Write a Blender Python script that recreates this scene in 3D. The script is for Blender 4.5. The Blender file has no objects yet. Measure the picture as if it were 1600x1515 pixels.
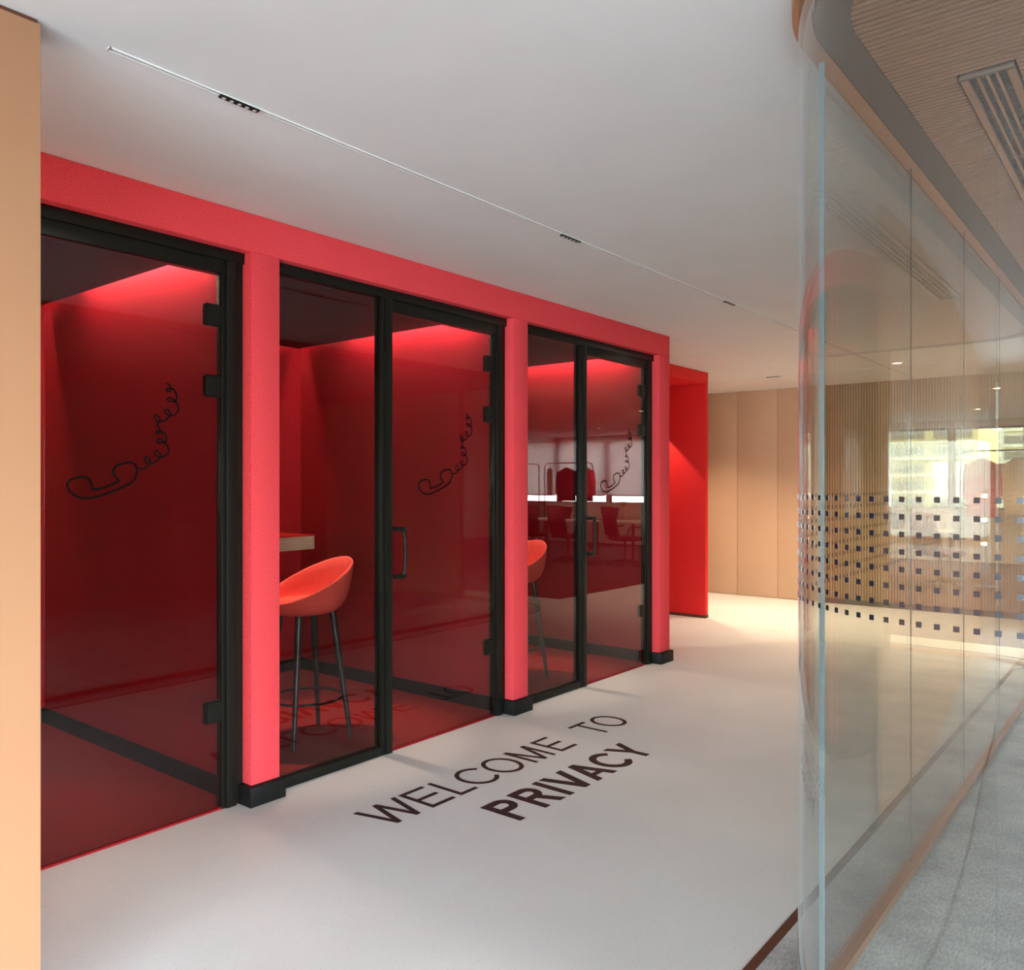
import bpy, bmesh, math, random
from mathutils import Vector, Matrix
random.seed(4)
sc = bpy.context.scene
C = sc.collection
PI = math.pi

# ------------------------------------------------------------------ camera
cd = bpy.data.cameras.new('camera')
cam = bpy.data.objects.new('camera', cd)
C.objects.link(cam)
cam.location = (0, 0, 1.4)
cam.rotation_euler = (PI / 2, 0, math.radians(38.654 - 90))
cd.sensor_fit = 'HORIZONTAL'
cd.sensor_width = 36
cd.lens = 36 * 1294 / 1600
cd.clip_start = 0.02
cd.clip_end = 600
sc.camera = cam

# ------------------------------------------------------------------ colour management
vs = sc.view_settings
vs.view_transform = 'Standard'
vs.look = 'None'
vs.gamma = 1
vs.use_curve_mapping = False
vs.exposure = 0.40
try:
    sc.cycles.use_denoising = True
    sc.cycles.transparent_max_bounces = 48
    sc.cycles.max_bounces = 14
    sc.cycles.diffuse_bounces = 5
    sc.cycles.glossy_bounces = 6
    sc.cycles.caustics_reflective = False
    sc.cycles.sample_clamp_indirect = 6
except Exception:
    pass

# ------------------------------------------------------------------ sky
world = bpy.data.worlds.new('sky')
sc.world = world
world.use_nodes = True
wn = world.node_tree
wn.nodes.clear()
wo = wn.nodes.new('ShaderNodeOutputWorld')
wb = wn.nodes.new('ShaderNodeBackground')
sky = wn.nodes.new('ShaderNodeTexSky')
sky.sky_type = 'NISHITA'
sky.sun_disc = False
sky.sun_elevation = math.radians(18)
sky.sun_rotation = math.radians(0)
wb.inputs['Strength'].default_value = 2.0
wn.links.new(sky.outputs[0], wb.inputs[0])
wn.links.new(wb.outputs[0], wo.inputs[0])

def area(name, loc, target, sx, sy, energy, col):
    l = bpy.data.lights.new(name, 'AREA')
    l.shape = 'RECTANGLE'
    l.size = sx
    l.size_y = sy
    l.energy = energy
    l.color = col
    o = bpy.data.objects.new(name, l)
    C.objects.link(o)
    o.location = loc
    d = Vector(target) - Vector(loc)
    o.rotation_euler = d.to_track_quat('-Z', 'Y').to_euler()
    return o

def spot(name, loc, target, energy, col, deg, blend, rad=0.02):
    l = bpy.data.lights.new(name, 'SPOT')
    l.energy = energy
    l.color = col
    l.spot_size = math.radians(deg)
    l.spot_blend = blend
    l.shadow_soft_size = rad
    o = bpy.data.objects.new(name, l)
    C.objects.link(o)
    o.location = loc
    d = Vector(target) - Vector(loc)
    o.rotation_euler = d.to_track_quat('-Z', 'Y').to_euler()
    return o

COOL = (0.76, 0.90, 1.0)
WARM = (1.0, 0.77, 0.53)
# daylight entering by the three tall windows behind the camera
for wy in (-5.6, -2.9, -0.2):
    area('window_daylight', (-5.9, wy, 1.3), (0, wy, 1.0), 2.4, 2.2, 300, COOL)
# lamps added at the side wall, tilted down to light the lower booth front
for wx in (-4.2, -1.5, 1.2):
    l = area('window_daylight', (wx, -7.9, 1.5), (wx + 0.6, 0, -4.2), 2.4, 1.7, 430, (0.90, 0.96, 1.0))
    l.data.spread = math.radians(80)

# lamp added outside the drawn blinds to make them brighter
area('blind_daylight', (17.9, -5.2, 1.75), (16, -5.2, 1.7), 4.4, 1.6, 420, (0.92, 0.95, 1.0))

# ------------------------------------------------------------------ materials
MATS = {}
def nodes_of(name):
    m = bpy.data.materials.new(name)
    m.use_nodes = True
    nt = m.node_tree
    b = nt.nodes['Principled BSDF']
    MATS[name] = m
    return m, nt, b

def pmat(name, col, rough=0.5, metal=0.0, noise=0.0, scale=40, bump=0.0, bscale=200, spec=0.5, coat=0.0, stretch=None, emit=None, estr=0):
    m, nt, b = nodes_of(name)
    b.inputs['Base Color'].default_value = (*col, 1)
    b.inputs['Roughness'].default_value = rough
    b.inputs['Metallic'].default_value = metal
    b.inputs['Specular IOR Level'].default_value = spec
    b.inputs['Coat Weight'].default_value = coat
    if emit:
        b.inputs['Emission Color'].default_value = (*emit, 1)
        b.inputs['Emission Strength'].default_value = estr
    if noise or bump:
        tc = nt.nodes.new('ShaderNodeTexCoord')
        mp = nt.nodes.new('ShaderNodeMapping')
        if stretch:
            mp.inputs['Scale'].default_value = stretch
        nt.links.new(tc.outputs['Object'], mp.inputs[0])
    if noise:
        n = nt.nodes.new('ShaderNodeTexNoise')
        n.inputs['Scale'].default_value = scale
        n.inputs['Detail'].default_value = 4
        nt.links.new(mp.outputs[0], n.inputs['Vector'])
        r = nt.nodes.new('ShaderNodeValToRGB')
        r.color_ramp.elements[0].position = 0.3
        r.color_ramp.elements[1].position = 0.7
        r.color_ramp.elements[0].color = (*[c * (1 - noise) for c in col], 1)
        r.color_ramp.elements[1].color = (*[min(1, c * (1 + noise)) for c in col], 1)
        nt.links.new(n.outputs['Fac'], r.inputs[0])
        nt.links.new(r.outputs[0], b.inputs['Base Color'])
    if bump:
        n2 = nt.nodes.new('ShaderNodeTexNoise')
        n2.inputs['Scale'].default_value = bscale
        nt.links.new(mp.outputs[0], n2.inputs['Vector'])
        bp = nt.nodes.new('ShaderNodeBump')
        bp.inputs['Strength'].default_value = bump
        bp.inputs['Distance'].default_value = 0.002
        nt.links.new(n2.outputs['Fac'], bp.inputs['Height'])
        nt.links.new(bp.outputs[0], b.inputs['Normal'])
    return m

def glassmat(name, tint, r0=0.045, gloss=(1, 1, 1)):
    m = bpy.data.materials.new(name)
    m.use_nodes = True
    nt = m.node_tree
    nt.nodes.clear()
    out = nt.nodes.new('ShaderNodeOutputMaterial')
    mix = nt.nodes.new('ShaderNodeMixShader')
    tr = nt.nodes.new('ShaderNodeBsdfTransparent')
    gl = nt.nodes.new('ShaderNodeBsdfGlossy')
    tr.inputs[0].default_value = (*tint, 1)
    gl.inputs['Color'].default_value = (*gloss, 1)
    gl.inputs['Roughness'].default_value = 0.0
    lw = nt.nodes.new('ShaderNodeLayerWeight')
    lw.inputs[0].default_value = 0.5
    pw = nt.nodes.new('ShaderNodeMath')
    pw.operation = 'POWER'
    pw.inputs[1].default_value = 5
    ma = nt.nodes.new('ShaderNodeMath')
    ma.operation = 'MULTIPLY_ADD'
    ma.inputs[1].default_value = 1 - r0
    ma.inputs[2].default_value = r0
    nt.links.new(lw.outputs['Facing'], pw.inputs[0])
    nt.links.new(pw.outputs[0], ma.inputs[0])
    nt.links.new(ma.outputs[0], mix.inputs[0])
    nt.links.new(tr.outputs[0], mix.inputs[1])
    nt.links.new(gl.outputs[0], mix.inputs[2])
    nt.links.new(mix.outputs[0], out.inputs[0])
    MATS[name] = m
    return m

pmat('plaster', (0.68, 0.675, 0.67), 0.85, noise=0.02, scale=3, spec=0.15)
pmat('peach', (0.345, 0.175, 0.095), 0.55, noise=0.02, scale=2, spec=0.3)
pmat('red_felt', (0.70, 0.062, 0.076), 0.95, noise=0.16, scale=160, bump=0.5, bscale=420, spec=0.08)
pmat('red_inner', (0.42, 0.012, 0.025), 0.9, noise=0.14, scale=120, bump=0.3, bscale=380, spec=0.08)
pmat('red_smooth', (0.70, 0.016, 0.016), 0.6, spec=0.25)
pmat('red_carpet', (0.26, 0.014, 0.014), 0.95, noise=0.12, scale=200, bump=0.6, bscale=500, spec=0.05)
pmat('red_threshold', (0.22, 0.006, 0.010), 0.6, spec=0.15)
pmat('maroon', (0.10, 0.006, 0.010), 0.7, spec=0.2)
pmat('red_fabric', (0.85, 0.11, 0.085), 0.9, noise=0.18, scale=220, bump=0.4, bscale=500, spec=0.1)
pmat('black_metal', (0.009, 0.009, 0.007), 0.40, metal=0.0, spec=0.16)
pmat('black_plinth', (0.008, 0.008, 0.008), 0.5, spec=0.16)
pmat('black_wood', (0.012, 0.016, 0.017), 0.32, spec=0.6)
pmat('black_vinyl', (0.004, 0.005, 0.005), 0.9, spec=0.03)
pmat('brown_vinyl', (0.035, 0.016, 0.016), 0.6, noise=0.25, scale=60, spec=0.3)
pmat('tan_panel', (0.49, 0.325, 0.205), 0.6, noise=0.03, scale=2, spec=0.25)
pmat('tan_flute', (0.36, 0.215, 0.115), 0.65, noise=0.06, scale=6, spec=0.2)
pmat('dark_skirting', (0.05, 0.04, 0.03), 0.5)
pmat('copper', (0.40, 0.205, 0.12), 0.4, metal=0.6)
pmat('copper_dark', (0.10, 0.035, 0.02), 0.5, metal=0.2, spec=0.3)
pmat('bronze_ceiling', (0.12, 0.075, 0.055), 0.55, metal=0.2)
pmat('bronze_rib', (0.36, 0.19, 0.12), 0.45, metal=0.5)
pmat('void_black', (0.004, 0.004, 0.004), 0.8, spec=0.1)
pmat('track_grey', (0.50, 0.49, 0.47), 0.5)
pmat('track_white', (0.66, 0.65, 0.64), 0.5)
pmat('plywood', (0.66, 0.60, 0.48), 0.5, noise=0.18, scale=9, stretch=(1, 1, 22))
pmat('dot_black', (0.010, 0.013, 0.022), 0.12, spec=0.6, coat=0.5)
pmat('joint_dark', (0.05, 0.05, 0.045), 0.4)
pmat('joint_clear', (0.20, 0.27, 0.32), 0.2, spec=0.7)
pmat('white_laminate', (0.78, 0.72, 0.66), 0.4)
pmat('office_wall', (0.66, 0.56, 0.46), 0.8)
pmat('dark_plastic', (0.03, 0.025, 0.03), 0.5)
pmat('maroon_cloth', (0.16, 0.02, 0.03), 0.9, noise=0.2, scale=30)
pmat('crimson_cloth', (0.62, 0.04, 0.07), 0.9, noise=0.2, scale=30)
pmat('cream_cloth', (0.74, 0.62, 0.50), 0.9, noise=0.1, scale=30)
pmat('grey_cloth', (0.30, 0.27, 0.26), 0.9, noise=0.15, scale=30)
pmat('leaf_green', (0.30, 0.42, 0.03), 0.6)
pmat('lamp_glow', (1, 0.85, 0.6), 0.5, emit=(1.0, 0.78, 0.5), estr=9)
pmat('bulb_glow', (1, 0.8, 0.5), 0.5, emit=(1.0, 0.62, 0.25), estr=90)
pmat('facade_ochre', (0.60, 0.45, 0.22), 0.8, noise=0.1, scale=0.3)
pmat('facade_pale', (0.70, 0.62, 0.48), 0.8, noise=0.1, scale=0.3)
pmat('facade_shade', (0.20, 0.17, 0.13), 0.6)  # dark tone of the window bands on the city blocks
pmat('street_green', (0.16, 0.17, 0.06), 0.9, noise=0.4, scale=0.2)
glassmat('booth_glass', (0.78, 0.75, 0.75), 0.032)
glassmat('room_glass', (0.945, 0.965, 0.95))
glassmat('tinted_glass', (0.74, 0.76, 0.70))  # tint added to dim the bright sky in two office windows
glassmat('clear_glass', (0.95, 0.96, 0.95))

# translucent roller blind
m = bpy.data.materials.new('blind_fabric'); m.use_nodes = True
nt = m.node_tree; nt.nodes.clear()
o_ = nt.nodes.new('ShaderNodeOutputMaterial'); mx = nt.nodes.new('ShaderNodeMixShader')
t_ = nt.nodes.new('ShaderNodeBsdfTranslucent'); d_ = nt.nodes.new('ShaderNodeBsdfDiffuse')
t_.inputs[0].default_value = (0.80, 0.74, 0.70, 1); d_.inputs[0].default_value = (0.75, 0.70, 0.66, 1)
mx.inputs[0].default_value = 0.7
nt.links.new(d_.outputs[0], mx.inputs[1]); nt.links.new(t_.outputs[0], mx.inputs[2]); nt.links.new(mx.outputs[0], o_.inputs[0])
MATS['blind_fabric'] = m

# speckled pale sheet floor
m, nt, b = nodes_of('cream_floor')
b.inputs['Roughness'].default_value = 0.52
b.inputs['Specular IOR Level'].default_value = 0.35
tc = nt.nodes.new('ShaderNodeTexCoord')
n1 = nt.nodes.new('ShaderNodeTexNoise'); n1.inputs['Scale'].default_value = 1.3; n1.inputs['Detail'].default_value = 3
r1 = nt.nodes.new('ShaderNodeValToRGB')
r1.color_ramp.elements[0].position = 0.35; r1.color_ramp.elements[1].position = 0.7
r1.color_ramp.elements[0].color = (0.60, 0.595, 0.575, 1); r1.color_ramp.elements[1].color = (0.65, 0.645, 0.63, 1)
n2 = nt.nodes.new('ShaderNodeTexVoronoi'); n2.inputs['Scale'].default_value = 75; n2.feature = 'F1'
r2 = nt.nodes.new('ShaderNodeValToRGB')
r2.color_ramp.elements[0].position = 0.10; r2.color_ramp.elements[1].position = 0.16
r2.color_ramp.elements[0].color = (0.62, 0.60, 0.56, 1); r2.color_ramp.elements[1].color = (1, 1, 1, 1)
mu = nt.nodes.new('ShaderNodeMixRGB'); mu.blend_type = 'MULTIPLY'; mu.inputs[0].default_value = 0.75
nt.links.new(tc.outputs['Object'], n1.inputs['Vector']); nt.links.new(tc.outputs['Object'], n2.inputs['Vector'])
nt.links.new(n1.outputs['Fac'], r1.inputs[0]); nt.links.new(n2.outputs['Distance'], r2.inputs[0])
nt.links.new(r1.outputs[0], mu.inputs[1]); nt.links.new(r2.outputs[0], mu.inputs[2])
nt.links.new(mu.outputs[0], b.inputs['Base Color'])

# mottled grey floor
m, nt, b = nodes_of('grey_floor')
b.inputs['Roughness'].default_value = 0.6
tc = nt.nodes.new('ShaderNodeTexCoord')
n1 = nt.nodes.new('ShaderNodeTexNoise'); n1.inputs['Scale'].default_value = 3.2; n1.inputs['Detail'].default_value = 8; n1.inputs['Roughness'].default_value = 0.62
n2 = nt.nodes.new('ShaderNodeTexNoise'); n2.inputs['Scale'].default_value = 90; n2.inputs['Detail'].default_value = 4
mp = nt.nodes.new('ShaderNodeMapping'); mp.inputs['Scale'].default_value = (0.5, 1.6, 1)
r1 = nt.nodes.new('ShaderNodeValToRGB')
r1.color_ramp.elements[0].position = 0.3; r1.color_ramp.elements[1].position = 0.72
r1.color_ramp.elements[0].color = (0.30, 0.30, 0.305, 1); r1.color_ramp.elements[1].color = (0.62, 0.62, 0.61, 1)
r2 = nt.nodes.new('ShaderNodeValToRGB')
r2.color_ramp.elements[0].position = 0.3; r2.color_ramp.elements[1].position = 0.7
r2.color_ramp.elements[0].color = (0.70, 0.70, 0.70, 1); r2.color_ramp.elements[1].color = (1.15, 1.15, 1.15, 1)
mu = nt.nodes.new('ShaderNodeMixRGB'); mu.blend_type = 'MULTIPLY'; mu.inputs[0].default_value = 1
nt.links.new(tc.outputs['Object'], n1.inputs['Vector'])
nt.links.new(tc.outputs['Object'], mp.inputs[0]); nt.links.new(mp.outputs[0], n2.inputs['Vector'])
nt.links.new(n1.outputs['Fac'], r1.inputs[0]); nt.links.new(n2.outputs['Fac'], r2.inputs[0])
nt.links.new(r1.outputs[0], mu.inputs[1]); nt.links.new(r2.outputs[0], mu.inputs[2])
nt.links.new(mu.outputs[0], b.inputs['Base Color'])

# ------------------------------------------------------------------ mesh helpers
def link_mesh(name, me, mat, parent=None):
    if mat:
        me.materials.append(MATS[mat])
    o = bpy.data.objects.new(name, me)
    C.objects.link(o)
    if parent:
        o.parent = parent
    return o

def bm_obj(name, bm, mat, parent=None, smooth=False, angle=None):
    bmesh.ops.recalc_face_normals(bm, faces=bm.faces)
    me = bpy.data.meshes.new(name)
    bm.to_mesh(me)
    bm.free()
    if smooth:
        for p in me.polygons:
            p.use_smooth = True
        if angle:
            try:
                me.set_sharp_from_angle(angle=math.radians(angle))
            except Exception:
                pass
    return link_mesh(name, me, mat, parent)

def add_box(bm, x0, x1, y0, y1, z0, z1):
    v = [bm.verts.new(p) for p in ((x0, y0, z0), (x1, y0, z0), (x1, y1, z0), (x0, y1, z0), (x0, y0, z1), (x1, y0, z1), (x1, y1, z1), (x0, y1, z1))]
    for f in ((3, 2, 1, 0), (4, 5, 6, 7), (0, 1, 5, 4), (1, 2, 6, 5), (2, 3, 7, 6), (3, 0, 4, 7)):
        bm.faces.new([v[i] for i in f])
    return v

def box(name, x0, x1, y0, y1, z0, z1, mat, parent=None, bevel=0.0, segs=2):
    bm = bmesh.new()
    add_box(bm, x0, x1, y0, y1, z0, z1)
    if bevel:
        bmesh.ops.bevel(bm, geom=bm.edges[:], offset=bevel, segments=segs, profile=0.5, affect='EDGES')
    return bm_obj(name, bm, mat, parent, smooth=bool(bevel), angle=35)

def add_tube(bm, pts, radii, n=12, cap=True, flat=None):
    """sweep a circle along a polyline"""
    pts = [Vector(p) for p in pts]
    if not isinstance(radii, (list, tuple)):
        radii = [radii] * len(pts)
    rings = []
    prev = None
    for i, p in enumerate(pts):
        a = pts[max(i - 1, 0)]
        c = pts[min(i + 1, len(pts) - 1)]
        t = (c - a).normalized()
        if prev is None:
            u = t.cross(Vector((0, 0, 1)))
            if u.length < 1e-3:
                u = t.cross(Vector((0, 1, 0)))
        else:
            u = prev - t * prev.dot(t)
        u.normalize()
        prev = u
        w = t.cross(u)
        rings.append([bm.verts.new(p + (u * math.cos(2 * PI * k / n) + w * math.sin(2 * PI * k / n)) * radii[i]) for k in range(n)])
    for r0, r1 in zip(rings, rings[1:]):
        for k in range(n):
            bm.faces.new((r0[k], r0[(k + 1) % n], r1[(k + 1) % n], r1[k]))
    if cap:
        bm.faces.new(rings[0][::-1])
        bm.faces.new(rings[-1])

def tube(name, pts, radii, mat, parent=None, n=12):
    bm = bmesh.new()
    add_tube(bm, pts, radii, n)
    return bm_obj(name, bm, mat, parent, smooth=True, angle=50)

def add_prism(bm, poly, z0, z1):
    a = [bm.verts.new((x, y, z0)) for x, y in poly]
    c = [bm.verts.new((x, y, z1)) for x, y in poly]
    bm.faces.new(a[::-1])
    bm.faces.new(c)
    n = len(poly)
    for i in range(n):
        bm.faces.new((a[i], a[(i + 1) % n], c[(i + 1) % n], c[i]))

def prism(name, poly, z0, z1, mat, parent=None):
    bm = bmesh.new()
    add_prism(bm, poly, z0, z1)
    return bm_obj(name, bm, mat, parent)

def empty(name, loc=(0, 0, 0), parent=None, rz=0):
    o = bpy.data.objects.new(name, None)
    o.empty_display_size = 0.1
    C.objects.link(o)
    o.location = loc
    o.rotation_euler = (0, 0, rz)
    if parent:
        o.parent = parent
    return o

def tag(o, label, cat=None, group=None, kind=None):
    o['label'] = label
    if cat:
        o['category'] = cat
    if group:
        o['group'] = group
    if kind:
        o['kind'] = kind
    return o

def struct(o, label, cat):
    return tag(o, label, cat, kind='structure')

def dup(root, loc=None, rz=None, label=None):
    r = root.copy()
    C.objects.link(r)
    if loc is not None:
        r.location = loc
    if rz is not None:
        r.rotation_euler = (0, 0, rz)
    if label:
        r['label'] = label
    for ch in list(root.children):
        c = ch.copy()
        C.objects.link(c)
        c.parent = r
        for g in list(ch.children):
            d = g.copy()
            C.objects.link(d)
            d.parent = c
    return r

H = 2.587            # ceiling height

# ------------------------------------------------------------------ floor
floor = struct(empty('floor'), 'pale speckled sheet floor of the corridor', 'floor')
box('subfloor', -6.2, 17.2, -8.2, 8.2, -0.05, -0.004, 'cream_floor', floor)
xs = [-6.2, -3.41, -1.41, 0.59, 2.59, 4.59, 6.59, 8.59, 10.05]
for a, b_ in zip(xs, xs[1:]):
    box('sheet', a + 0.0008, b_ - 0.0008, 0.9745, 8.2, -0.004, 0.0, 'cream_floor', floor)

# grey floor with its rounded far corner, and the copper strip round it
def corner(cx, cy, r, a0, a1, n=14):
    return [(cx + r * math.cos(math.radians(a0 + (a1 - a0) * i / n)), cy + r * math.sin(math.radians(a0 + (a1 - a0) * i / n))) for i in range(n + 1)]
def grey_edge(off):
    r = 0.72 + off
    return [(-6.2, 0.945 + off)] + corner(7.10, 0.225, r, 90, 0) + [(7.10 + r, -7.9)]
g = prism('floor_carpet', grey_edge(0) + [(-6.2, -7.9)], -0.004, 0.0, 'grey_floor')
struct(g, 'mottled grey floor beneath and beside the curved glass room', 'floor')
e0, e1 = grey_edge(0), grey_edge(0.0295)
st = prism('trim_1', e1 + e0[::-1], -0.004, 0.0015, 'copper_dark')
struct(st, 'dark copper strip between the pale floor and the grey floor', 'trim')

pmat('office_carpet', (0.075, 0.035, 0.035), 0.9, noise=0.2, scale=80, spec=0.1)
struct(box('floor_office', 8.3, 17.0, -8.0, 0.55, -0.0038, 0.0, 'office_carpet'), 'dark maroon carpet of the office beyond the glass room', 'floor')
# ------------------------------------------------------------------ ceiling
c_ = box('ceiling', -6.2, 17.2, -8.2, 8.2, H, H + 0.12, 'plaster')
struct(c_, 'smooth pale grey plaster ceiling over the corridor', 'ceiling')

# ------------------------------------------------------------------ peach wall at the left edge
w = struct(empty('wall_left', (0.9, 2.26, 0)), 'smooth peach wall panel at the left edge of the view', 'wall')
box('panel', -7.1, 0.0, 0.0, 0.14, 0, H - 0.012 , 'peach', w, bevel=0.002)
box('shadow_gap', -7.1, -0.006, 0.006, 0.13, H - 0.012, H, 'copper_dark', w)

# ------------------------------------------------------------------ red booth front
YF = 3.15
PITCH = 1.836
XR = [2.115 + PITCH * k for k in range(3)]       # right column (left face) of each booth
wf = struct(empty('wall_front', (0, YF, 0)), 'red felt front of the three phone booths with pillars and header', 'wall')
box('header', -0.2, 5.955, 0, 0.15, 2.42, H - 0.001, 'red_felt', wf, bevel=0.003)
colx = [(XR[0] - PITCH, XR[0] - PITCH + 0.147)] + [(x, x + 0.147) for x in XR]
colx[3] = (XR[2], 5.955)
for a, b_ in colx:
    p = box('pillar', a, b_, 0, 0.15, 0.085, 2.4199, 'red_felt', wf, bevel=0.003)
    box('plinth', a - 0.024, b_ + (0.012 if b_ < 5.9 else 0.008), -0.03, 0.15, 0.0, 0.085, 'black_plinth', wf, bevel=0.0015)

YB = 5.2
for i, (a, b_) in enumerate(colx):
    nm = ['left of the first booth', 'between the first and second booth', 'between the second and third booth', 'closing the third booth at its right'][i]
    pw = struct(empty('wall_partition'), 'dark red padded partition ' + nm, 'wall')
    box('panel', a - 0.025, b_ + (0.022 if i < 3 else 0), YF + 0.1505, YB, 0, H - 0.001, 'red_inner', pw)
    box('baseboard', a - 0.035, a - 0.025, YF + 0.16, YB - 0.001, 0.004, 0.09, 'black_plinth', pw)
    if i < 3:
        box('baseboard', b_ + 0.022, b_ + 0.032, YF + 0.16, YB - 0.001, 0.004, 0.09, 'black_plinth', pw)
bw = struct(empty('wall_back'), 'dark red rear wall behind the phone booths', 'wall')
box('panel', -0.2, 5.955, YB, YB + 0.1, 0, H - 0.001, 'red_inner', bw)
for k in range(3):
    box('baseboard', XR[k] - 1.66, XR[k] - 0.036, YB - 0.01, YB, 0.004, 0.09, 'black_plinth', bw)

ORD = ['nearest', 'middle', 'farthest']
for k in range(3):
    x0, x1 = XR[k] - PITCH + 0.169, XR[k] - 0.0255
    f_ = struct(box('floor_booth', x0, x1, YF + 0.065, YB - 0.0005, 0.0002, 0.004, 'red_carpet'), 'red carpet inside the %s phone booth' % ORD[k], 'floor')
    cb = struct(box('ceiling_booth', x0 + 0.001, x1 - 0.085, YF + 0.151, YB - 0.085, 2.42, 2.45, 'maroon'), 'dark lowered ceiling of the %s phone booth with lit slots' % ORD[k], 'ceiling')
    # light strips hidden in the slots along the right wall and the rear wall, and a downlight above the stool
    area('cove_strip_light', (x1 - 0.045, 4.25, 2.56), (x1 - 0.035, 4.25, 0), 1.7, 0.03, 26, (1, 0.80, 0.62)).rotation_euler = (0, math.radians(-4), PI / 2)
    area('cove_strip_light', ((x0 + x1) / 2, YB - 0.045, 2.56), ((x0 + x1) / 2, YB - 0.045, 0), 1.4, 0.03, 6, (1, 0.80, 0.62))
    spot('booth_downlight', (XR[k] - 0.98, 4.0, 2.415), (XR[k] - 1.1, 3.72, 0), (60, 190, 170)[k], (1, 0.82, 0.64), 46, 0.5, 0.03)

# ------------------------------------------------------------------ phone line drawing, in metres from the door's hinge side
HANDSET = [(-0.36,1.465),(-0.362,1.445),(-0.37,1.425),(-0.386,1.408),(-0.421,1.391),(-0.471,1.37),(-0.52,1.355),(-0.556,1.35),(-0.588,1.355),(-0.611,1.37),(-0.624,1.388),(-0.626,1.403),(-0.618,1.416),(-0.602,1.425),(-0.579,1.43),(-0.56,1.43),(-0.547,1.423),(-0.54,1.411),(-0.536,1.396),(-0.532,1.382),(-0.531,1.382),(-0.496,1.388),(-0.459,1.403),(-0.433,1.416),(-0.433,1.419),(-0.443,1.431),(-0.454,1.445),(-0.454,1.459),(-0.446,1.472),(-0.427,1.481),(-0.402,1.488),(-0.38,1.488),(-0.368,1.481),(-0.364,1.473),(-0.36,1.465)]
CORD = [(-0.36,1.465),(-0.337,1.465),(-0.32,1.473),(-0.307,1.485),(-0.306,1.5),(-0.312,1.51),(-0.323,1.512),(-0.329,1.504),(-0.327,1.494),(-0.318,1.487),(-0.303,1.486),(-0.286,1.493),(-0.273,1.503),(-0.264,1.517),(-0.266,1.529),(-0.274,1.538),(-0.283,1.539),(-0.287,1.531),(-0.282,1.52),(-0.271,1.515),(-0.254,1.515),(-0.238,1.523),(-0.229,1.538),(-0.23,1.554),(-0.238,1.568),(-0.254,1.574),(-0.267,1.571),(-0.277,1.575),(-0.279,1.582),(-0.269,1.586),(-0.256,1.583),(-0.245,1.573),(-0.239,1.579),(-0.238,1.595),(-0.245,1.608),(-0.256,1.616),(-0.267,1.614),(-0.277,1.609),(-0.281,1.615),(-0.273,1.621),(-0.264,1.619),(-0.267,1.631),(-0.278,1.645),(-0.266,1.655),(-0.267,1.67),(-0.276,1.682),(-0.285,1.682),(-0.288,1.673),(-0.28,1.661),(-0.264,1.658),(-0.247,1.663),(-0.231,1.674),(-0.221,1.686),(-0.223,1.699),(-0.231,1.708),(-0.241,1.709),(-0.245,1.7),(-0.236,1.689),(-0.22,1.685),(-0.203,1.69),(-0.189,1.705),(-0.186,1.721),(-0.192,1.736),(-0.203,1.744),(-0.218,1.743),(-0.231,1.748),(-0.233,1.755),(-0.223,1.758),(-0.209,1.753),(-0.198,1.746),(-0.193,1.76),(-0.196,1.779),(-0.204,1.791),(-0.216,1.795),(-0.225,1.783),(-0.235,1.783),(-0.238,1.789),(-0.23,1.796),(-0.217,1.793),(-0.221,1.806),(-0.236,1.817)]
def smooth_path(p, n=4):
    out = []
    for i in range(len(p) - 1):
        a, b1, c1, d = [Vector(p[min(max(j, 0), len(p) - 1)]) for j in (i - 1, i, i + 1, i + 2)]
        for s in range(n):
            t = s / n
            out.append(0.5 * ((2 * b1) + (c1 - a) * t + (2 * a - 5 * b1 + 4 * c1 - d) * t * t + (3 * b1 - a - 3 * c1 + d) * t ** 3))
    out.append(Vector(p[-1]))
    return out
def line_mesh(name, path, wid, thick):
    """flat vinyl line in the XZ plane, proud of y = 0 towards -y"""
    pts = smooth_path(path)
    bm = bmesh.new()
    rows = []
    for i, p in enumerate(pts):
        a, c1 = pts[max(i - 1, 0)], pts[min(i + 1, len(pts) - 1)]
        t = (c1 - a)
        t = t.normalized() if t.length > 1e-6 else Vector((1, 0))
        nrm = Vector((-t.y, t.x)) * wid / 2
        row = []
        for s, y in ((1, 0), (1, -thick), (-1, -thick), (-1, 0)):
            q = p + nrm * s
            row.append(bm.verts.new((q.x, y, q.y)))
        rows.append(row)
    for r0, r1 in zip(rows, rows[1:]):
        for j in range(4):
            bm.faces.new((r0[j], r0[(j + 1) % 4], r1[(j + 1) % 4], r1[j]))
    bm.faces.new(rows[0][::-1])
    bm.faces.new(rows[-1])
    bmesh.ops.recalc_face_normals(bm, faces=bm.faces)
    me = bpy.data.meshes.new(name)
    bm.to_mesh(me); bm.free()
    me.materials.append(MATS['black_vinyl'])
    return me
me_handset = line_mesh('handset_line', HANDSET, 0.0078, 0.0008)
me_cord = line_mesh('cord_line', CORD, 0.0066, 0.0008)

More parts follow.
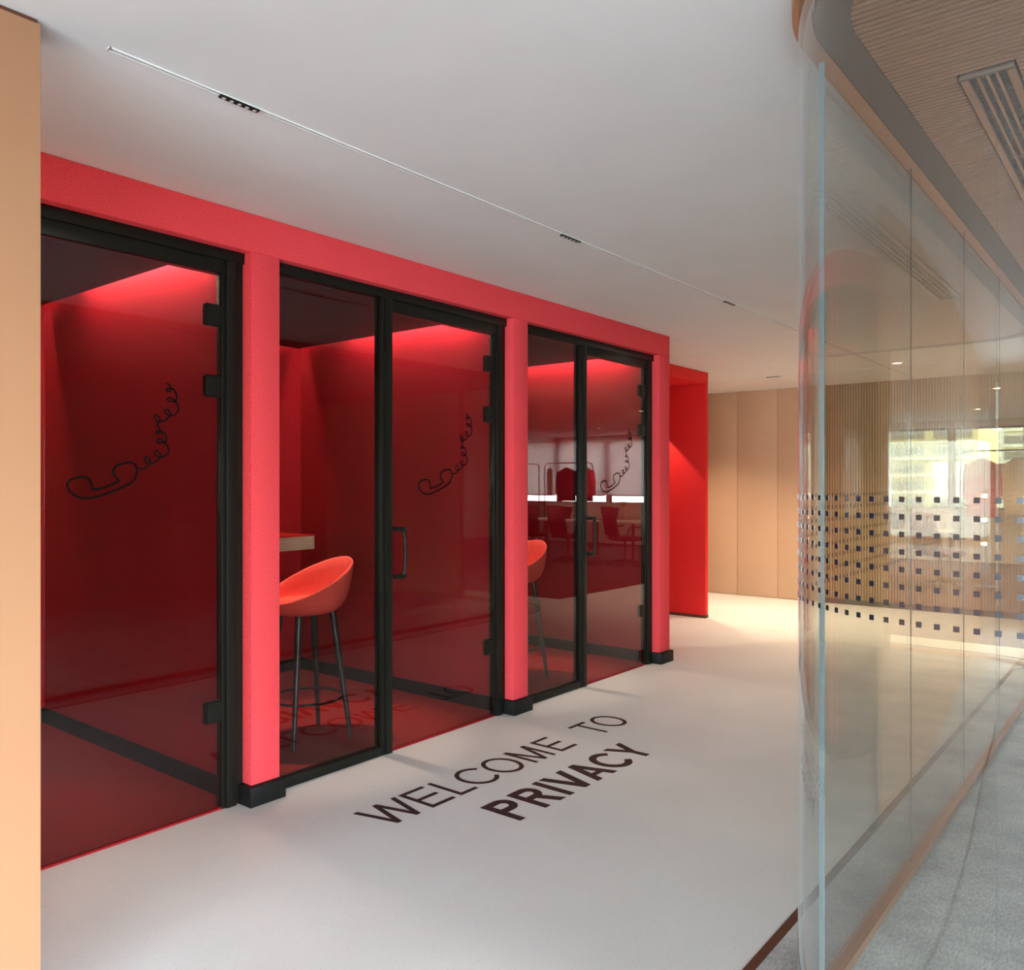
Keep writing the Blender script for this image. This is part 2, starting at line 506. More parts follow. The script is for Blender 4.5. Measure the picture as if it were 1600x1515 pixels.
# ------------------------------------------------------------------ booth frames, doors and side panes
YG = 3.225          # glass plane
def hinge_mesh():
    bm = bmesh.new()
    add_box(bm, -0.178, -0.098, -0.011, 0.021, -0.047, 0.047)
    bmesh.ops.bevel(bm, geom=bm.edges[:], offset=0.006, segments=2, affect='EDGES')
    me = bpy.data.meshes.new('hinge'); bm.to_mesh(me); bm.free()
    me.materials.append(MATS['black_metal'])
    return me
me_hinge = hinge_mesh()
for k in range(3):
    fr = struct(empty('trim_%d' % (k + 2), (XR[k], 3.2, 0)), 'black metal frame around the glazing of the %s phone booth' % ORD[k], 'frame')
    L = -PITCH + 0.147
    box('head_bar', L, 0, 0.0, 0.07, 2.372, 2.4195, 'black_metal', fr, bevel=0.0015)
    box('door_head', -0.985, -0.088, 0.008, 0.062, 2.312, 2.3715, 'black_metal', fr, bevel=0.0015)
    # right jamb in three steps, as the photograph shows
    box('jamb', -0.040, 0.0, 0.016, 0.070, 0, 2.3715, 'black_metal', fr)
    box('jamb', -0.088, -0.0405, 0.0, 0.062, 0, 2.3715, 'black_metal', fr, bevel=0.002)
    box('jamb_seal', -0.104, -0.0885, 0.012, 0.055, 0, 2.311, 'black_metal', fr, bevel=0.001)
    box('jamb', L, L + 0.014, 0.004, 0.06, 0, 2.3715, 'black_metal', fr)
    box('mullion', -1.026, -1.002, 0.0, 0.06, 0, 2.3715, 'black_metal', fr, bevel=0.002)
    box('mullion', -1.0015, -0.957, -0.006, 0.06, 0, 2.3715, 'black_metal', fr, bevel=0.002)

    wn_ = struct(empty('window_%d' % (k + 1), (XR[k], YG, 0)), 'fixed glass side pane of the %s phone booth' % ORD[k], 'window')
    box('pane', L + 0.010, -1.020, -0.005, 0.005, 0.04, 2.376, 'booth_glass', wn_)
    box('bottom_rail', L + 0.0142, -1.0265, -0.024, 0.03, 0, 0.046, 'black_metal', wn_, bevel=0.0015)

    d = struct(empty('door_%d' % (k + 1), (XR[k], YG, 0)), 'hinged glass door with phone drawing on the %s booth' % ORD[k], 'door')
    pane = box('pane', -0.953, -0.106, -0.005, 0.005, 0.010, 2.309, 'booth_glass', d)
    for z in (2.130, 1.825, 0.425):
        h_ = bpy.data.objects.new('hinge', me_hinge); C.objects.link(h_); h_.parent = d; h_.location = (0, 0, z)
    art = empty('phone_drawing', (-0.115, -0.0052, 0), d)
    for nm, me in (('handset_line', me_handset), ('cord_line', me_cord)):
        a_ = bpy.data.objects.new(nm, me); C.objects.link(a_); a_.parent = art
    hd = empty('handle', (-0.935, 0, 0), d)
    hx = 0.046
    tube('grip', [(hx - 0.006, -0.045, 0.925), (hx, -0.052, 0.95), (hx, -0.056, 1.04), (hx, -0.052, 1.135), (hx - 0.006, -0.045, 1.16)], [0.011, 0.009, 0.0085, 0.009, 0.011], 'black_metal', hd)
    for z in (0.918, 1.167):
        box('mount', hx - 0.045, hx + 0.012, -0.056, -0.0055, z - 0.011, z + 0.011, 'black_metal', hd, bevel=0.003)
    # red threshold strip under the door
    box('threshold', -0.953, -0.104, -0.012, 0.03, 0.0002, 0.008, 'red_threshold', d)

# ------------------------------------------------------------------ counters in the booths
for k in (1, 2):
    ct = tag(empty('counter', (XR[k] - 0.21, 4.78, 0)), 'light plywood counter fixed to the rear wall of the %s booth' % ORD[k], 'counter', 'booth counters')
    bm = bmesh.new()
    poly = [(-1.455, 0.419), (-1.455, 0)] + [(-0.03 + 0.03 * math.sin(t * PI / 8), 0.03 - 0.03 * math.cos(t * PI / 8)) for t in range(5)] + [(0, 0.419)]
    add_prism(bm, poly, 0.945, 1.038)
    bm_obj('slab', bm, 'plywood', ct)
    box('top', -1.455, 0.0, 0.0, 0.419, 1.0382, 1.046, 'red_smooth', ct)
    box('bracket', -1.0, -0.96, 0.05, 0.419, 0.86, 0.9448, 'black_metal', ct)
    box('bracket', -0.40, -0.36, 0.05, 0.419, 0.86, 0.9448, 'black_metal', ct)

# ------------------------------------------------------------------ bar stools
def make_stool():
    s = empty('bar_stool')
    NA, NU = 48, 14
    def rim(ph):
        back = 0.5 + 0.5 * math.cos(ph)            # 1 at the back (+x), 0 at the front
        return 0.065 + 0.225 * back ** 1.15
    def outer(u, ph):
        back = 0.5 + 0.5 * math.cos(ph)
        hgt = rim(ph)
        r = 0.228 * math.sin(min(u, 1) * PI / 2) ** 0.62
        z = hgt * u ** 2.6
        lean = 0.03 * back * (z / 0.3)
        return Vector((r * math.cos(ph) * 1.04 + lean, r * math.sin(ph), 0.685 + z))
    def inner(u, ph):
        p = outer(u, ph)
        r = 0.93 if u < 0.97 else 0.95
        q = Vector((p.x * r, p.y * r, p.z))
        q.z = max(q.z + 0.004, 0.752 - 0.012 * (1 - u))
        top = outer(1, ph).z
        q.z = min(q.z, top + 0.002)
        return q
    bm = bmesh.new()
    rings = []
    prof = [i / NU for i in range(1, NU + 1)]
    c0 = bm.verts.new((0, 0, 0.685))
    for u in prof:
        rings.append([bm.verts.new(outer(u, 2 * PI * j / NA)) for j in range(NA)])
    mid = []
    for j in range(NA):
        a, b1 = outer(1, 2 * PI * j / NA), inner(1, 2 * PI * j / NA)
        mid.append(bm.verts.new((a + b1) / 2 + Vector((0, 0, 0.011))))
    rings.append(mid)
    for u in prof[::-1]:
        rings.append([bm.verts.new(inner(u, 2 * PI * j / NA)) for j in range(NA)])
    c1 = bm.verts.new((0, 0, 0.740))
    for j in range(NA):
        bm.faces.new((c0, rings[0][(j + 1) % NA], rings[0][j]))
        bm.faces.new((c1, rings[-1][j], rings[-1][(j + 1) % NA]))
    for r0, r1 in zip(rings, rings[1:]):
        for j in range(NA):
            bm.faces.new((r0[j], r0[(j + 1) % NA], r1[(j + 1) % NA], r1[j]))
    sh = bm_obj('shell', bm, 'red_fabric', s, smooth=True)
    # seat cushion sitting in the shell
    bm = bmesh.new()
    rr = []
    for r, z in ((0.0, 0.772), (0.09, 0.771), (0.15, 0.767), (0.19, 0.757), (0.205, 0.742)):
        rr.append([bm.verts.new((r * math.cos(2 * PI * j / 32) - 0.008, r * math.sin(2 * PI * j / 32), z)) for j in range(32)] if r else [bm.verts.new((-0.008, 0, z))])
    for j in range(32):
        bm.faces.new((rr[0][0], rr[1][j], rr[1][(j + 1) % 32]))
        for a, b1 in zip(rr[1:], rr[2:]):
            bm.faces.new((a[j], b1[j], b1[(j + 1) % 32], a[(j + 1) % 32]))
    bm_obj('seat_cushion', bm, 'red_fabric', s, smooth=True)
    for q in range(4):
        a = PI / 4 + q * PI / 2
        cx, sy = math.cos(a), math.sin(a)
        tube('leg', [(0.247 * cx, 0.247 * sy, 0.0), (0.145 * cx, 0.145 * sy, 0.70)], [0.0125, 0.0205], 'black_wood', s, n=14)
    bm = bmesh.new()
    rmaj = 0.197
    N = 48
    rg = [[bm.verts.new(((rmaj + 0.0075 * math.cos(t * PI / 4)) * math.cos(2 * PI * j / N), (rmaj + 0.0075 * math.cos(t * PI / 4)) * math.sin(2 * PI * j / N), 0.225 + 0.0075 * math.sin(t * PI / 4))) for t in range(8)] for j in range(N)]
    for j in range(N):
        for t in range(8):
            bm.faces.new((rg[j][t], rg[(j + 1) % N][t], rg[(j + 1) % N][(t + 1) % 8], rg[j][(t + 1) % 8]))
    bm_obj('foot_ring', bm, 'black_metal', s, smooth=True)
    tag(s, 'red upholstered bucket bar stool behind the side pane of the middle booth', 'stool', 'bar stools in the phone booths')
    return s
stool = make_stool()
stool.location = (2.872, 3.755, 0.004)
stool.rotation_euler = (0, 0, math.radians(-8))
dup(stool, (2.872 + PITCH, 3.755, 0.004), math.radians(-8), 'red upholstered bucket bar stool half hidden by the pillar in the farthest booth')

# ------------------------------------------------------------------ red portal beyond the booths
pt = struct(empty('wall_portal'), 'bright red portal beyond the booths lit by a spotlight', 'wall')
box('header', 5.956, 8.13, 3.85, 5.3, 2.465, H - 0.001, 'red_smooth', pt, bevel=0.002)
box('jamb', 8.065, 8.13, 3.85, 5.3, 0.03, 2.4645, 'red_smooth', pt, bevel=0.002)
box('rear_panel', 5.956, 8.13, 5.3005, 5.36, 0.0, H - 0.001, 'red_smooth', pt)
box('plinth', 8.062, 8.133, 3.847, 5.3, 0.0, 0.03, 'copper_dark', pt)
spot('portal_downlight', (7.72, 4.62, 2.45), (7.86, 4.50, 0), 75, (1, 0.78, 0.6), 74, 0.12, 0.01)

# ------------------------------------------------------------------ tan panelled end wall and fluted section
XE = 10.05
ew = struct(empty('wall_end', (XE, 0, 0)), 'tan panelled wall at the far end of the corridor with a fluted section', 'wall')
box('core', 0.02, 0.14, 0.85, 8.2, 0, H - 0.001, 'tan_flute', ew)
ys = [3.255, 3.832, 4.357, 4.90, 5.44, 5.98, 6.52, 7.06, 7.60, 8.2]
for a, b_ in zip(ys, ys[1:]):
    box('panel', 0.0, 0.0195, a + 0.002, b_ - 0.002, 0.004, H - 0.002, 'tan_panel', ew, bevel=0.0015)
bm = bmesh.new()
y = 0.86
while y < 3.25:
    add_prism(bm, [(-0.004, y + 0.006), (-0.004, y + 0.022), (0.0195, y + 0.027), (0.0195, y + 0.001)], 0.06, H - 0.002)
    y += 0.030
fl = bm_obj('flutes', bm, 'tan_flute', ew)
fl['kind'] = 'stuff'
bbd = box('baseboard', -0.012, 0.0195, 0.86, 3.25, 0.0, 0.06, 'dark_skirting', ew)
be = struct(box('wall_far', 8.2, 10.05, 8.0, 8.2, 0, H - 0.001, 'tan_panel'), 'tan side wall closing the far corridor', 'wall')

# ------------------------------------------------------------------ recessed light tracks
def light_track(name, label, p0, length, rz, modules, extra=None):
    t = tag(empty(name, p0, rz=rz), label, 'light', 'recessed ceiling light tracks')
    z = -0.0001
    box('channel', 0, length, -0.006, 0.006, z - 0.0015, z, 'track_grey', t)
    box('lip', -0.004, length + 0.004, -0.0095, -0.0065, z - 0.004, z, 'track_white', t)
    box('lip', -0.004, length + 0.004, 0.0065, 0.0095, z - 0.004, z, 'track_white', t)
    box('end_cap', -0.005, 0.0, -0.0095, 0.0095, z - 0.004, z, 'track_grey', t)
    for a, b1 in modules:
        mo = box('spot_module', a, b1, -0.0095, 0.0095, z - 0.010, z - 0.0042, 'black_metal', t)
        n = 5
        for q in range(n):
            xc = a + (b1 - a) * (q + 0.5) / n
            bm = bmesh.new()
            add_prism(bm, [(xc + 0.0062 * math.cos(j * PI / 6), 0.0062 * math.sin(j * PI / 6)) for j in range(12)], z - 0.0112, z - 0.0101)
            bm_obj('lens', bm, 'track_grey', mo)
    return t
light_track('light_track', 'slim recessed light track running along the corridor ceiling with black spot modules', (1.075, 2.26, H), 8.9, 0, [(0.333, 0.467), (2.126, 2.275), (3.941, 4.088), (5.76, 5.90)])
light_track('light_track', 'slim light track crossing the ceiling in front of the tan end wall', (8.85, 0.9, H), 7.0, PI / 2, [(2.45, 2.60)])
spot('track_spot', (6.9, 2.26, 2.565), (7.1, 2.3, 0), 60, WARM, 110, 1.0, 0.04)
spot('track_spot', (5.09, 2.26, 2.565), (5.1, 2.0, 0), 60, (1.0, 0.88, 0.74), 110, 1.0, 0.04)
for lx, ly in ((8.85, 2.9), (8.85, 4.6), (8.85, 1.6)):
    spot('track_spot', (lx, ly, 2.57), (lx + 0.1, ly, 0), 230, WARM, 110, 1.0, 0.05)

# ------------------------------------------------------------------ curved glass room on the right
YGL = 0.75
RG = 0.5
XA, XB = 2.21, 7.10     # straight part along the corridor
XN = XA - RG            # near side, x = 1.71
def room_path(off, part):
    if part == 'side':
        return [(XN - off, -3.0), (XN - off, YGL - RG)]
    if part == 'nose':
        return corner(XA, YGL - RG, RG + off, 180, 90, 40) + [(2.29, YGL + off)]
    if part == 'far_nose':
        return corner(XB, YGL - RG, RG + off, 90, 0, 24)
    if part == 'end':
        return [(XB + RG + off, YGL - RG), (XB + RG + off, -0.42)]
    return [(part[0], YGL + off), (part[1], YGL + off)]
def ribbon(name, part, o0, o1, z0, z1, mat, parent):
    a, b1 = room_path(o0, part), room_path(o1, part)
    bm = bmesh.new()
    rows = [[bm.verts.new((*p, z0)), bm.verts.new((*q, z0)), bm.verts.new((*q, z1)), bm.verts.new((*p, z1))] for p, q in zip(a, b1)]
    for r0, r1 in zip(rows, rows[1:]):
        for j in range(4):
            bm.faces.new((r0[j], r0[(j + 1) % 4], r1[(j + 1) % 4], r1[j]))
    bm.faces.new(rows[0][::-1]); bm.faces.new(rows[-1])
    return bm_obj(name, bm, mat, parent, smooth=True, angle=30)
gw = struct(empty('wall_glass'), 'curved frameless glass partition with rows of dark square dots', 'wall')
cuts = [2.29, 3.265, 4.235, 5.215, 6.20, XB]
parts = ['side', 'nose'] + list(zip(cuts, cuts[1:])) + ['far_nose', 'end']
panes = {}
for p in parts:
    panes[p] = ribbon('pane', p, -0.006, 0.006, 0.02, 2.57, 'room_glass', gw)
for p in ['side', 'nose', (2.29, XB), 'far_nose', 'end']:
    ribbon('bottom_rail', p, -0.021, 0.021, 0.0005, 0.028, 'copper', gw)
    ribbon('top_rail', p, -0.026, 0.020, 2.552, H - 0.0005, 'copper', gw)
for i, x in enumerate(cuts):
    if i == 0:
        box('joint', x - 0.003, x + 0.003, YGL - 0.0065, YGL + 0.0065, 0.028, 2.552, 'joint_clear', gw)
    else:
        box('joint', x - 0.0009, x + 0.0009, YGL - 0.0022, YGL + 0.0022, 0.028, 2.552, 'joint_dark', gw)
# printed dots: square, 34 mm grid, on the outer face
S, DS = 0.0341, 0.0108
def dot_mesh():
    bm = bmesh.new()
    add_box(bm, -DS / 2, DS / 2, -0.0004, 0.0004, -DS / 2, DS / 2)
    me = bpy.data.meshes.new('dot'); bm.to_mesh(me); bm.free()
    me.materials.append(MATS['dot_black'])
    return me
me_dot = dot_mesh()
rows_z = [1.372 - S * r for r in range(8)]
for i in range(-5, int((PI / 2 * RG) / S) + 1):
    p_ = i * S - 0.0035
    ang = PI - p_ / (RG + 0.0068)
    if p_ >= 0:
        x, y = XA + (RG + 0.0068) * math.cos(ang), YGL - RG + (RG + 0.0068) * math.sin(ang)
    else:
        x, y, ang = XN - 0.0068, YGL - RG + p_, PI
    if ang < PI / 2:
        break
    for z in rows_z:
        o = bpy.data.objects.new('dot', me_dot); C.objects.link(o); o.parent = panes['nose' if p_ >= 0 else 'side']
        o.location = (x, y, z); o.rotation_euler = (0, 0, ang - PI / 2)
bm = bmesh.new()
x = XA + 0.02
while x < XB:
    for z in rows_z:
        add_box(bm, x - DS / 2, x + DS / 2, YGL + 0.0064, YGL + 0.0072, z - DS / 2, z + DS / 2)
    x += S
sd = bm_obj('small_dots', bm, 'dot_black', gw); sd['kind'] = 'stuff'

# solid walls of the glass room
rw = struct(empty('wall_room'), 'brown timber walls closing the rear of the glass room', 'wall')
box('rear_panel', XN - 0.05, XB + RG + 0.05, -3.12, -3.0, 0, H - 0.001, 'tan_panel', rw)
box('end_panel', XB + RG - 0.04, XB + RG + 0.04, -3.0, -0.43, 0, H - 0.001, 'tan_flute', rw)

# ribbed bronze ceiling of the room
rc = struct(empty('ceiling_room', (0, 0, 2.545)), 'ribbed bronze metal ceiling inside the glass room', 'ceiling')
def room_outline(off):
    return [(XN - off, -3.0)] + corner(XA, YGL - RG, RG + off, 180, 90) + corner(XB, YGL - RG, RG + off, 90, 0) + [(XB + RG + off, -3.0)]
prism('backing', room_outline(-0.033), 0.022, 0.0412, 'void_black', rc)
oa, ob = room_outline(-0.0325), room_outline(-0.115)
prism('margin', oa + ob[::-1], 0.0, 0.0215, 'bronze_ceiling', rc)
bm = bmesh.new()
def y_limit(x):
    r = RG - 0.115
    if x < XA:
        return YGL - RG + math.sqrt(max(0, r * r - (x - XA) ** 2))
    if x > XB:
        return YGL - RG + math.sqrt(max(0, r * r - (x - XB) ** 2))
    return YGL - RG + r
x = XA - (RG - 0.115) + 0.02
while x < XB + RG - 0.13:
    yl = y_limit(x + 0.008) - 0.0005
    segs_ = [(-3.0, yl)] if not (2.62 < x + 0.016 and x < 5.65) else [(-3.0, 0.335), (0.482, yl)]
    for a, b1 in segs_:
        if b1 > a:
            add_box(bm, x, x + 0.0150, a, b1, 0.004, 0.0215)
    x += 0.0245
rb = bm_obj('ribs', bm, 'bronze_rib', rc); rb['kind'] = 'stuff'

# linear slot air diffuser in that ceiling
df = tag(empty('air_diffuser', (2.63, 0.345, 2.541)), 'long copper slot air diffuser set in the ribbed ceiling', 'vent')
LD = 3.0
box('frame_side', 0, LD, -0.004, 0.016, 0, 0.024, 'copper', df, bevel=0.001)
box('frame_side', 0, LD, 0.110, 0.130, 0, 0.024, 'copper', df, bevel=0.001)
box('frame_end', -0.012, 0, -0.004, 0.130, 0, 0.024, 'bronze_ceiling', df)
box('frame_end', LD, LD + 0.012, -0.004, 0.130, 0, 0.024, 'bronze_ceiling', df)
box('duct', 0.001, LD - 0.001, 0.0165, 0.1095, 0.02, 0.025, 'void_black', df)
for q in range(3):
    yq = 0.036 + q * 0.0235
    box('slot_bar', 0.0005, LD - 0.0005, yq, yq + 0.008, 0.002, 0.0195, 'copper', df)
bm = bmesh.new()
for q in range(4):
    yq = 0.0168 + q * 0.0235
    x = 0.03
    while x < LD - 0.01:
        add_box(bm, x, x + 0.003, yq + (0.002 if q else 0), yq + 0.017, 0.006, 0.0195)
        x += 0.03
vb = bm_obj('cell_dividers', bm, 'bronze_ceiling', df); vb['kind'] = 'stuff'

# ------------------------------------------------------------------ floor lettering
LAYER = [0]
def layer():
    # successive strokes of a letter differ by a few hundredths of a millimetre so that crossings stay clean
    LAYER[0] = (LAYER[0] + 1) % 7
    return 0.0009 + 0.00006 * LAYER[0]
def add_bar(bm, p, q, w):
    p, q = Vector(p), Vector(q)
    n = (q - p).normalized()
    n = Vector((-n.y, n.x)) * w / 2
    add_prism(bm, [tuple(p - n), tuple(q - n), tuple(q + n), tuple(p + n)], 0.0003, layer())
def add_arc(bm, cx, cy, rx, ry, a0, a1, w, n=30):
    for i in range(n):
        t0, t1 = [math.radians(a0 + (a1 - a0) * (i + s) / n) for s in (0, 1)]
        add_prism(bm, [(cx + rx * math.cos(t0), cy + ry * math.sin(t0)), (cx + rx * math.cos(t1), cy + ry * math.sin(t1)),
                       (cx + (rx - w) * math.cos(t1), cy + (ry - w) * math.sin(t1)), (cx + (rx - w) * math.cos(t0), cy + (ry - w) * math.sin(t0))], 0.0003, layer())
def para(bm, x0, x1, y0, x2, x3, y1):
    add_prism(bm, [(x0, y0), (x1, y0), (x3, y1), (x2, y1)], 0.0003, layer())
def letter(ch, x0, x1, y0, y1, t, parent):
    """x0..x1 and y0..y1 are the ink box, t the stroke"""
    bm = bmesh.new()
    w, h = x1 - x0, y1 - y0
    R_ = lambda a, b1, c1, d: add_prism(bm, [(a, c1), (b1, c1), (b1, d), (a, d)], 0.0003, layer())
    if ch in 'ELTIPR':
        if ch == 'T':
            R_(x0, x1, y1 - t, y1); R_((x0 + x1 - t) / 2, (x0 + x1 + t) / 2, y0, y1 - t)
        else:
            R_(x0, x0 + t, y0, y1)
        if ch in 'EL':
            R_(x0 + t, x1, y0, y0 + t)
        if ch == 'E':
            R_(x0 + t, x1, y1 - t, y1); R_(x0 + t, x1 - 0.06 * w, y0 + h * 0.5 - t / 2, y0 + h * 0.5 + t / 2)
        if ch in 'PR':
            bh = h * 0.56                        # bowl height
            r = bh / 2
            xe = x1 - (0.03 * w if ch == 'R' else 0)
            xc = max(xe - r, x0 + t)
            R_(x0 + t, xc, y1 - t, y1); R_(x0 + t, xc, y1 - bh, y1 - bh + t)
            add_arc(bm, xc, y1 - r, xe - xc, r, -90, 90, t)
        if ch == 'R':
            xm = x0 + w * 0.42
            para(bm, x1 - t * 1.12, x1 + t * 0.05, y0, xm, xm + t * 1.15, y1 - bh + t * 0.1)
    elif ch == 'W':
        k = t * 1.06
        q = (w - k) / 4
        para(bm, x0 + q, x0 + q + k, y0, x0, x0 + k, y1)
        para(bm, x0 + q, x0 + q + k, y0, x0 + 2 * q, x0 + 2 * q + k, y1)
        para(bm, x0 + 3 * q, x0 + 3 * q + k, y0, x0 + 2 * q, x0 + 2 * q + k, y1)
        para(bm, x0 + 3 * q, x0 + 3 * q + k, y0, x0 + 4 * q, x0 + 4 * q + k, y1)
    elif ch == 'M':
        R_(x0, x0 + t, y0, y1); R_(x1 - t, x1, y0, y1)
        xm = (x0 + x1) / 2
        para(bm, xm - t * 0.5, xm + t * 0.5, y0, x0 + t * 0.1, x0 + t * 1.25, y1)
        para(bm, xm - t * 0.5, xm + t * 0.5, y0, x1 - t * 1.25, x1 - t * 0.1, y1)
    elif ch == 'V':
        k = t * 1.12
        xm = (x0 + x1) / 2
        para(bm, xm - k / 2, xm + k / 2, y0, x0, x0 + k, y1); para(bm, xm - k / 2, xm + k / 2, y0, x1 - k, x1, y1)
    elif ch == 'A':
        k = t * 1.12
        xm = (x0 + x1) / 2
        para(bm, x0, x0 + k, y0, xm - k / 2, xm + k / 2, y1); para(bm, x1 - k, x1, y0, xm - k / 2, xm + k / 2, y1)
        R_(x0 + 0.27 * w, x1 - 0.27 * w, y0 + 0.22 * h, y0 + 0.22 * h + t * 0.8)
    elif ch == 'Y':
        k = t * 1.12
        xm = (x0 + x1) / 2
        R_(xm - t / 2, xm + t / 2, y0, y0 + 0.42 * h)
        para(bm, xm - t / 2, xm + t / 2, y0 + 0.40 * h, x0, x0 + k, y1); para(bm, xm - t / 2, xm + t / 2, y0 + 0.40 * h, x1 - k, x1, y1)
    elif ch == 'O':
        add_arc(bm, (x0 + x1) / 2, (y0 + y1) / 2, w / 2, h / 2, 0, 360, t, 48)
    elif ch == 'C':
        rx = w * 0.54
        add_arc(bm, x0 + rx, (y0 + y1) / 2, rx, h / 2, 38, 322, t, 40)
    return bm_obj('letter_' + ch.lower(), bm, 'brown_vinyl', parent)
lw_ = tag(empty('floor_lettering'), 'thin dark lettering reading WELCOME TO on the pale floor', 'lettering', 'floor lettering')
for ch, a, b1 in (('W', 2.330, 2.572), ('E', 2.592, 2.740), ('L', 2.776, 2.893), ('C', 2.905, 3.094), ('O', 3.103, 3.300), ('M', 3.336, 3.510), ('E', 3.565, 3.708), ('T', 3.926, 4.082), ('O', 4.096, 4.290)):
    ex = 0.003 if ch in 'CO' else 0
    letter(ch, a, b1, 2.512 - ex, 2.732 + ex, 0.0235, lw_)
lp_ = tag(empty('floor_lettering'), 'bold dark lettering reading PRIVACY on the pale floor', 'lettering', 'floor lettering')
for ch, a, b1 in (('P', 2.718, 2.866), ('R', 2.896, 3.050), ('I', 3.083, 3.125), ('V', 3.140, 3.322), ('A', 3.314, 3.492), ('C', 3.502, 3.692), ('Y', 3.706, 3.876)):
    ex = 0.003 if ch in 'CO' else 0
    letter(ch, a, b1, 2.130 - ex, 2.352 + ex, 0.039, lp_)

# ------------------------------------------------------------------ the office side, seen mirrored in the glass
def window_wall(name, label, axis, pos, spans, a0, a1, sill, head, win_no, wlabel, mat='office_wall', blinds=None):
    """wall in the plane x = pos (axis 'x') or y = pos with window openings over spans; thickness outwards"""
    wl = struct(empty(name), label, 'wall')
    th = 0.15 if pos > 0 else -0.15
    lo, hi = min(pos, pos + th), max(pos, pos + th)
    def bx(nm, s0, s1, z0, z1, mat_, par, d0=lo, d1=hi, **k):
        if axis == 'x':
            return box(nm, d0, d1, s0, s1, z0, z1, mat_, par, **k)
        return box(nm, s0, s1, d0, d1, z0, z1, mat_, par, **k)
    bx('sill_wall', a0, a1, 0, sill, mat, wl)
    bx('head_wall', a0, a1, head, H - 0.001, mat, wl)
    prev = a0
    for s0, s1 in spans:
        if s0 - prev > 0.01:
            bx('pier', prev, s0, sill, head, mat, wl)
        prev = s1
    if a1 - prev > 0.01:
        bx('pier', prev, a1, sill, head, mat, wl)
    mid = pos + th * 0.5
    for i, (s0, s1) in enumerate(spans):
        wd = struct(empty('window_%d' % (win_no + i)), wlabel % ['first', 'second', 'third', 'fourth', 'fifth'][i], 'window')
        bx('pane', s0 + 0.04, s1 - 0.04, sill + 0.04, head - 0.04, 'clear_glass' if pos < 0 or i < 3 else 'tinted_glass', wd, mid - 0.003, mid + 0.003)
        for q0, q1 in ((s0, s0 + 0.04), (s1 - 0.04, s1)):
            bx('stile', q0, q1, sill, head, 'copper_dark', wd, mid - 0.03, mid + 0.03)
        bx('rail', s0 + 0.04, s1 - 0.04, sill, sill + 0.04, 'copper_dark', wd, mid - 0.03, mid + 0.03)
        bx('rail', s0 + 0.04, s1 - 0.04, head - 0.04, head, 'copper_dark', wd, mid - 0.03, mid + 0.03)
        if blinds and i in blinds:
            bl = tag(empty('roller_blind'), '%s pale roller blind from the side wall, mirrored in the farthest booth' % ['first', 'second', 'third'][i], 'blind', 'office roller blinds')
            inn = pos - 0.03 if pos > 0 else pos + 0.03
            bx('fabric', s0 - 0.027, s1 + 0.027, 1.16, head + 0.03, 'blind_fabric', bl, inn - 0.001, inn + 0.001)
            bx('bottom_bar', s0 + 0.02, s1 - 0.02, 1.135, 1.16, 'copper_dark', bl, inn - 0.008, inn + 0.008)
            bx('roller', s0 + 0.02, s1 - 0.02, head + 0.03, head + 0.08, 'white_laminate', bl, inn - 0.025, inn + 0.025)
    return wl
window_wall('wall_office', 'office wall with a band of windows reflected in the booth glass', 'x', 17.0,
            [(-7.15, -5.71), (-5.65, -4.24), (-4.18, -3.05), (-2.85, -1.75), (-1.70, -0.55)], -8.2, 0.85, 0.95, 2.46, 4, '%s office window from the side wall, overlooking the city', blinds=(0, 1, 2))
window_wall('wall_side', 'office side wall with three wide windows behind the camera', 'y', -8.0, [(-5.5, -2.9), (-2.8, -0.2), (-0.1, 2.5)], -6.0, 17.0, 0.6, 2.45, 12, '%s wide side window from the rear window wall')  # side windows added so that more light reaches the booth front
window_wall('wall_rear', 'wall of tall windows behind the camera', 'x', -6.0, [(-6.9, -4.3), (-4.2, -1.6), (-1.5, 1.1)], -8.2, 2.40, 0.12, 2.47, 9, '%s tall window from the side wall behind the camera')
struct(box('wall_return', 10.192, 17.0, 0.86, 1.0, 0, H - 0.001, 'office_wall'), 'plain warm wall returning behind the fluted end wall', 'wall')
struct(box('wall_corridor', 5.956, 6.02, 5.37, 8.2, 0, H - 0.001, 'office_wall'), 'plain wall behind the red portal', 'wall')
struct(box('wall_corridor', 6.02, 8.2, 8.0, 8.2, 0, H - 0.001, 'office_wall'), 'plain wall closing the passage behind the portal', 'wall')

# curved dropped soffit with a pale edge
bm = bmesh.new()
out_ = [(11.0 + 6.0 * t, -4.6 + 1.15 * math.cos(t * PI * 1.1 - 0.5)) for t in [i / 24 for i in range(25)]]
add_prism(bm, out_ + [(17.0, -8.0), (11.0, -8.0)], 2.47, H - 0.001)
struct(bm_obj('ceiling_soffit', bm, 'plaster'), 'curved pale dropped soffit over the office', 'ceiling')

# recessed downlights over the aisle and office
bm = bmesh.new()
add_prism(bm, [(0.055 * math.cos(j * PI / 10), 0.055 * math.sin(j * PI / 10)) for j in range(20)], -0.006, 0)
me_rim = bpy.data.meshes.new('rim'); bm.to_mesh(me_rim); bm.free(); me_rim.materials.append(MATS['track_white'])
bm = bmesh.new()
add_prism(bm, [(0.032 * math.cos(j * PI / 8), 0.032 * math.sin(j * PI / 8)) for j in range(16)], -0.009, -0.0062)
me_len = bpy.data.meshes.new('lens'); bm.to_mesh(me_len); bm.free(); me_len.materials.append(MATS['lamp_glow'])
places = {(8.6, -0.6): 'over the aisle past the glass room', (8.9, -2.6): 'over the aisle beside the timber end panel', (11.6, -0.2): 'at the mouth of the office',
          (11.6, -2.6): 'above the near office chairs', (14.6, -0.9): 'above the clothes rack by the fluted wall', (14.6, -2.9): 'above the office desk'}
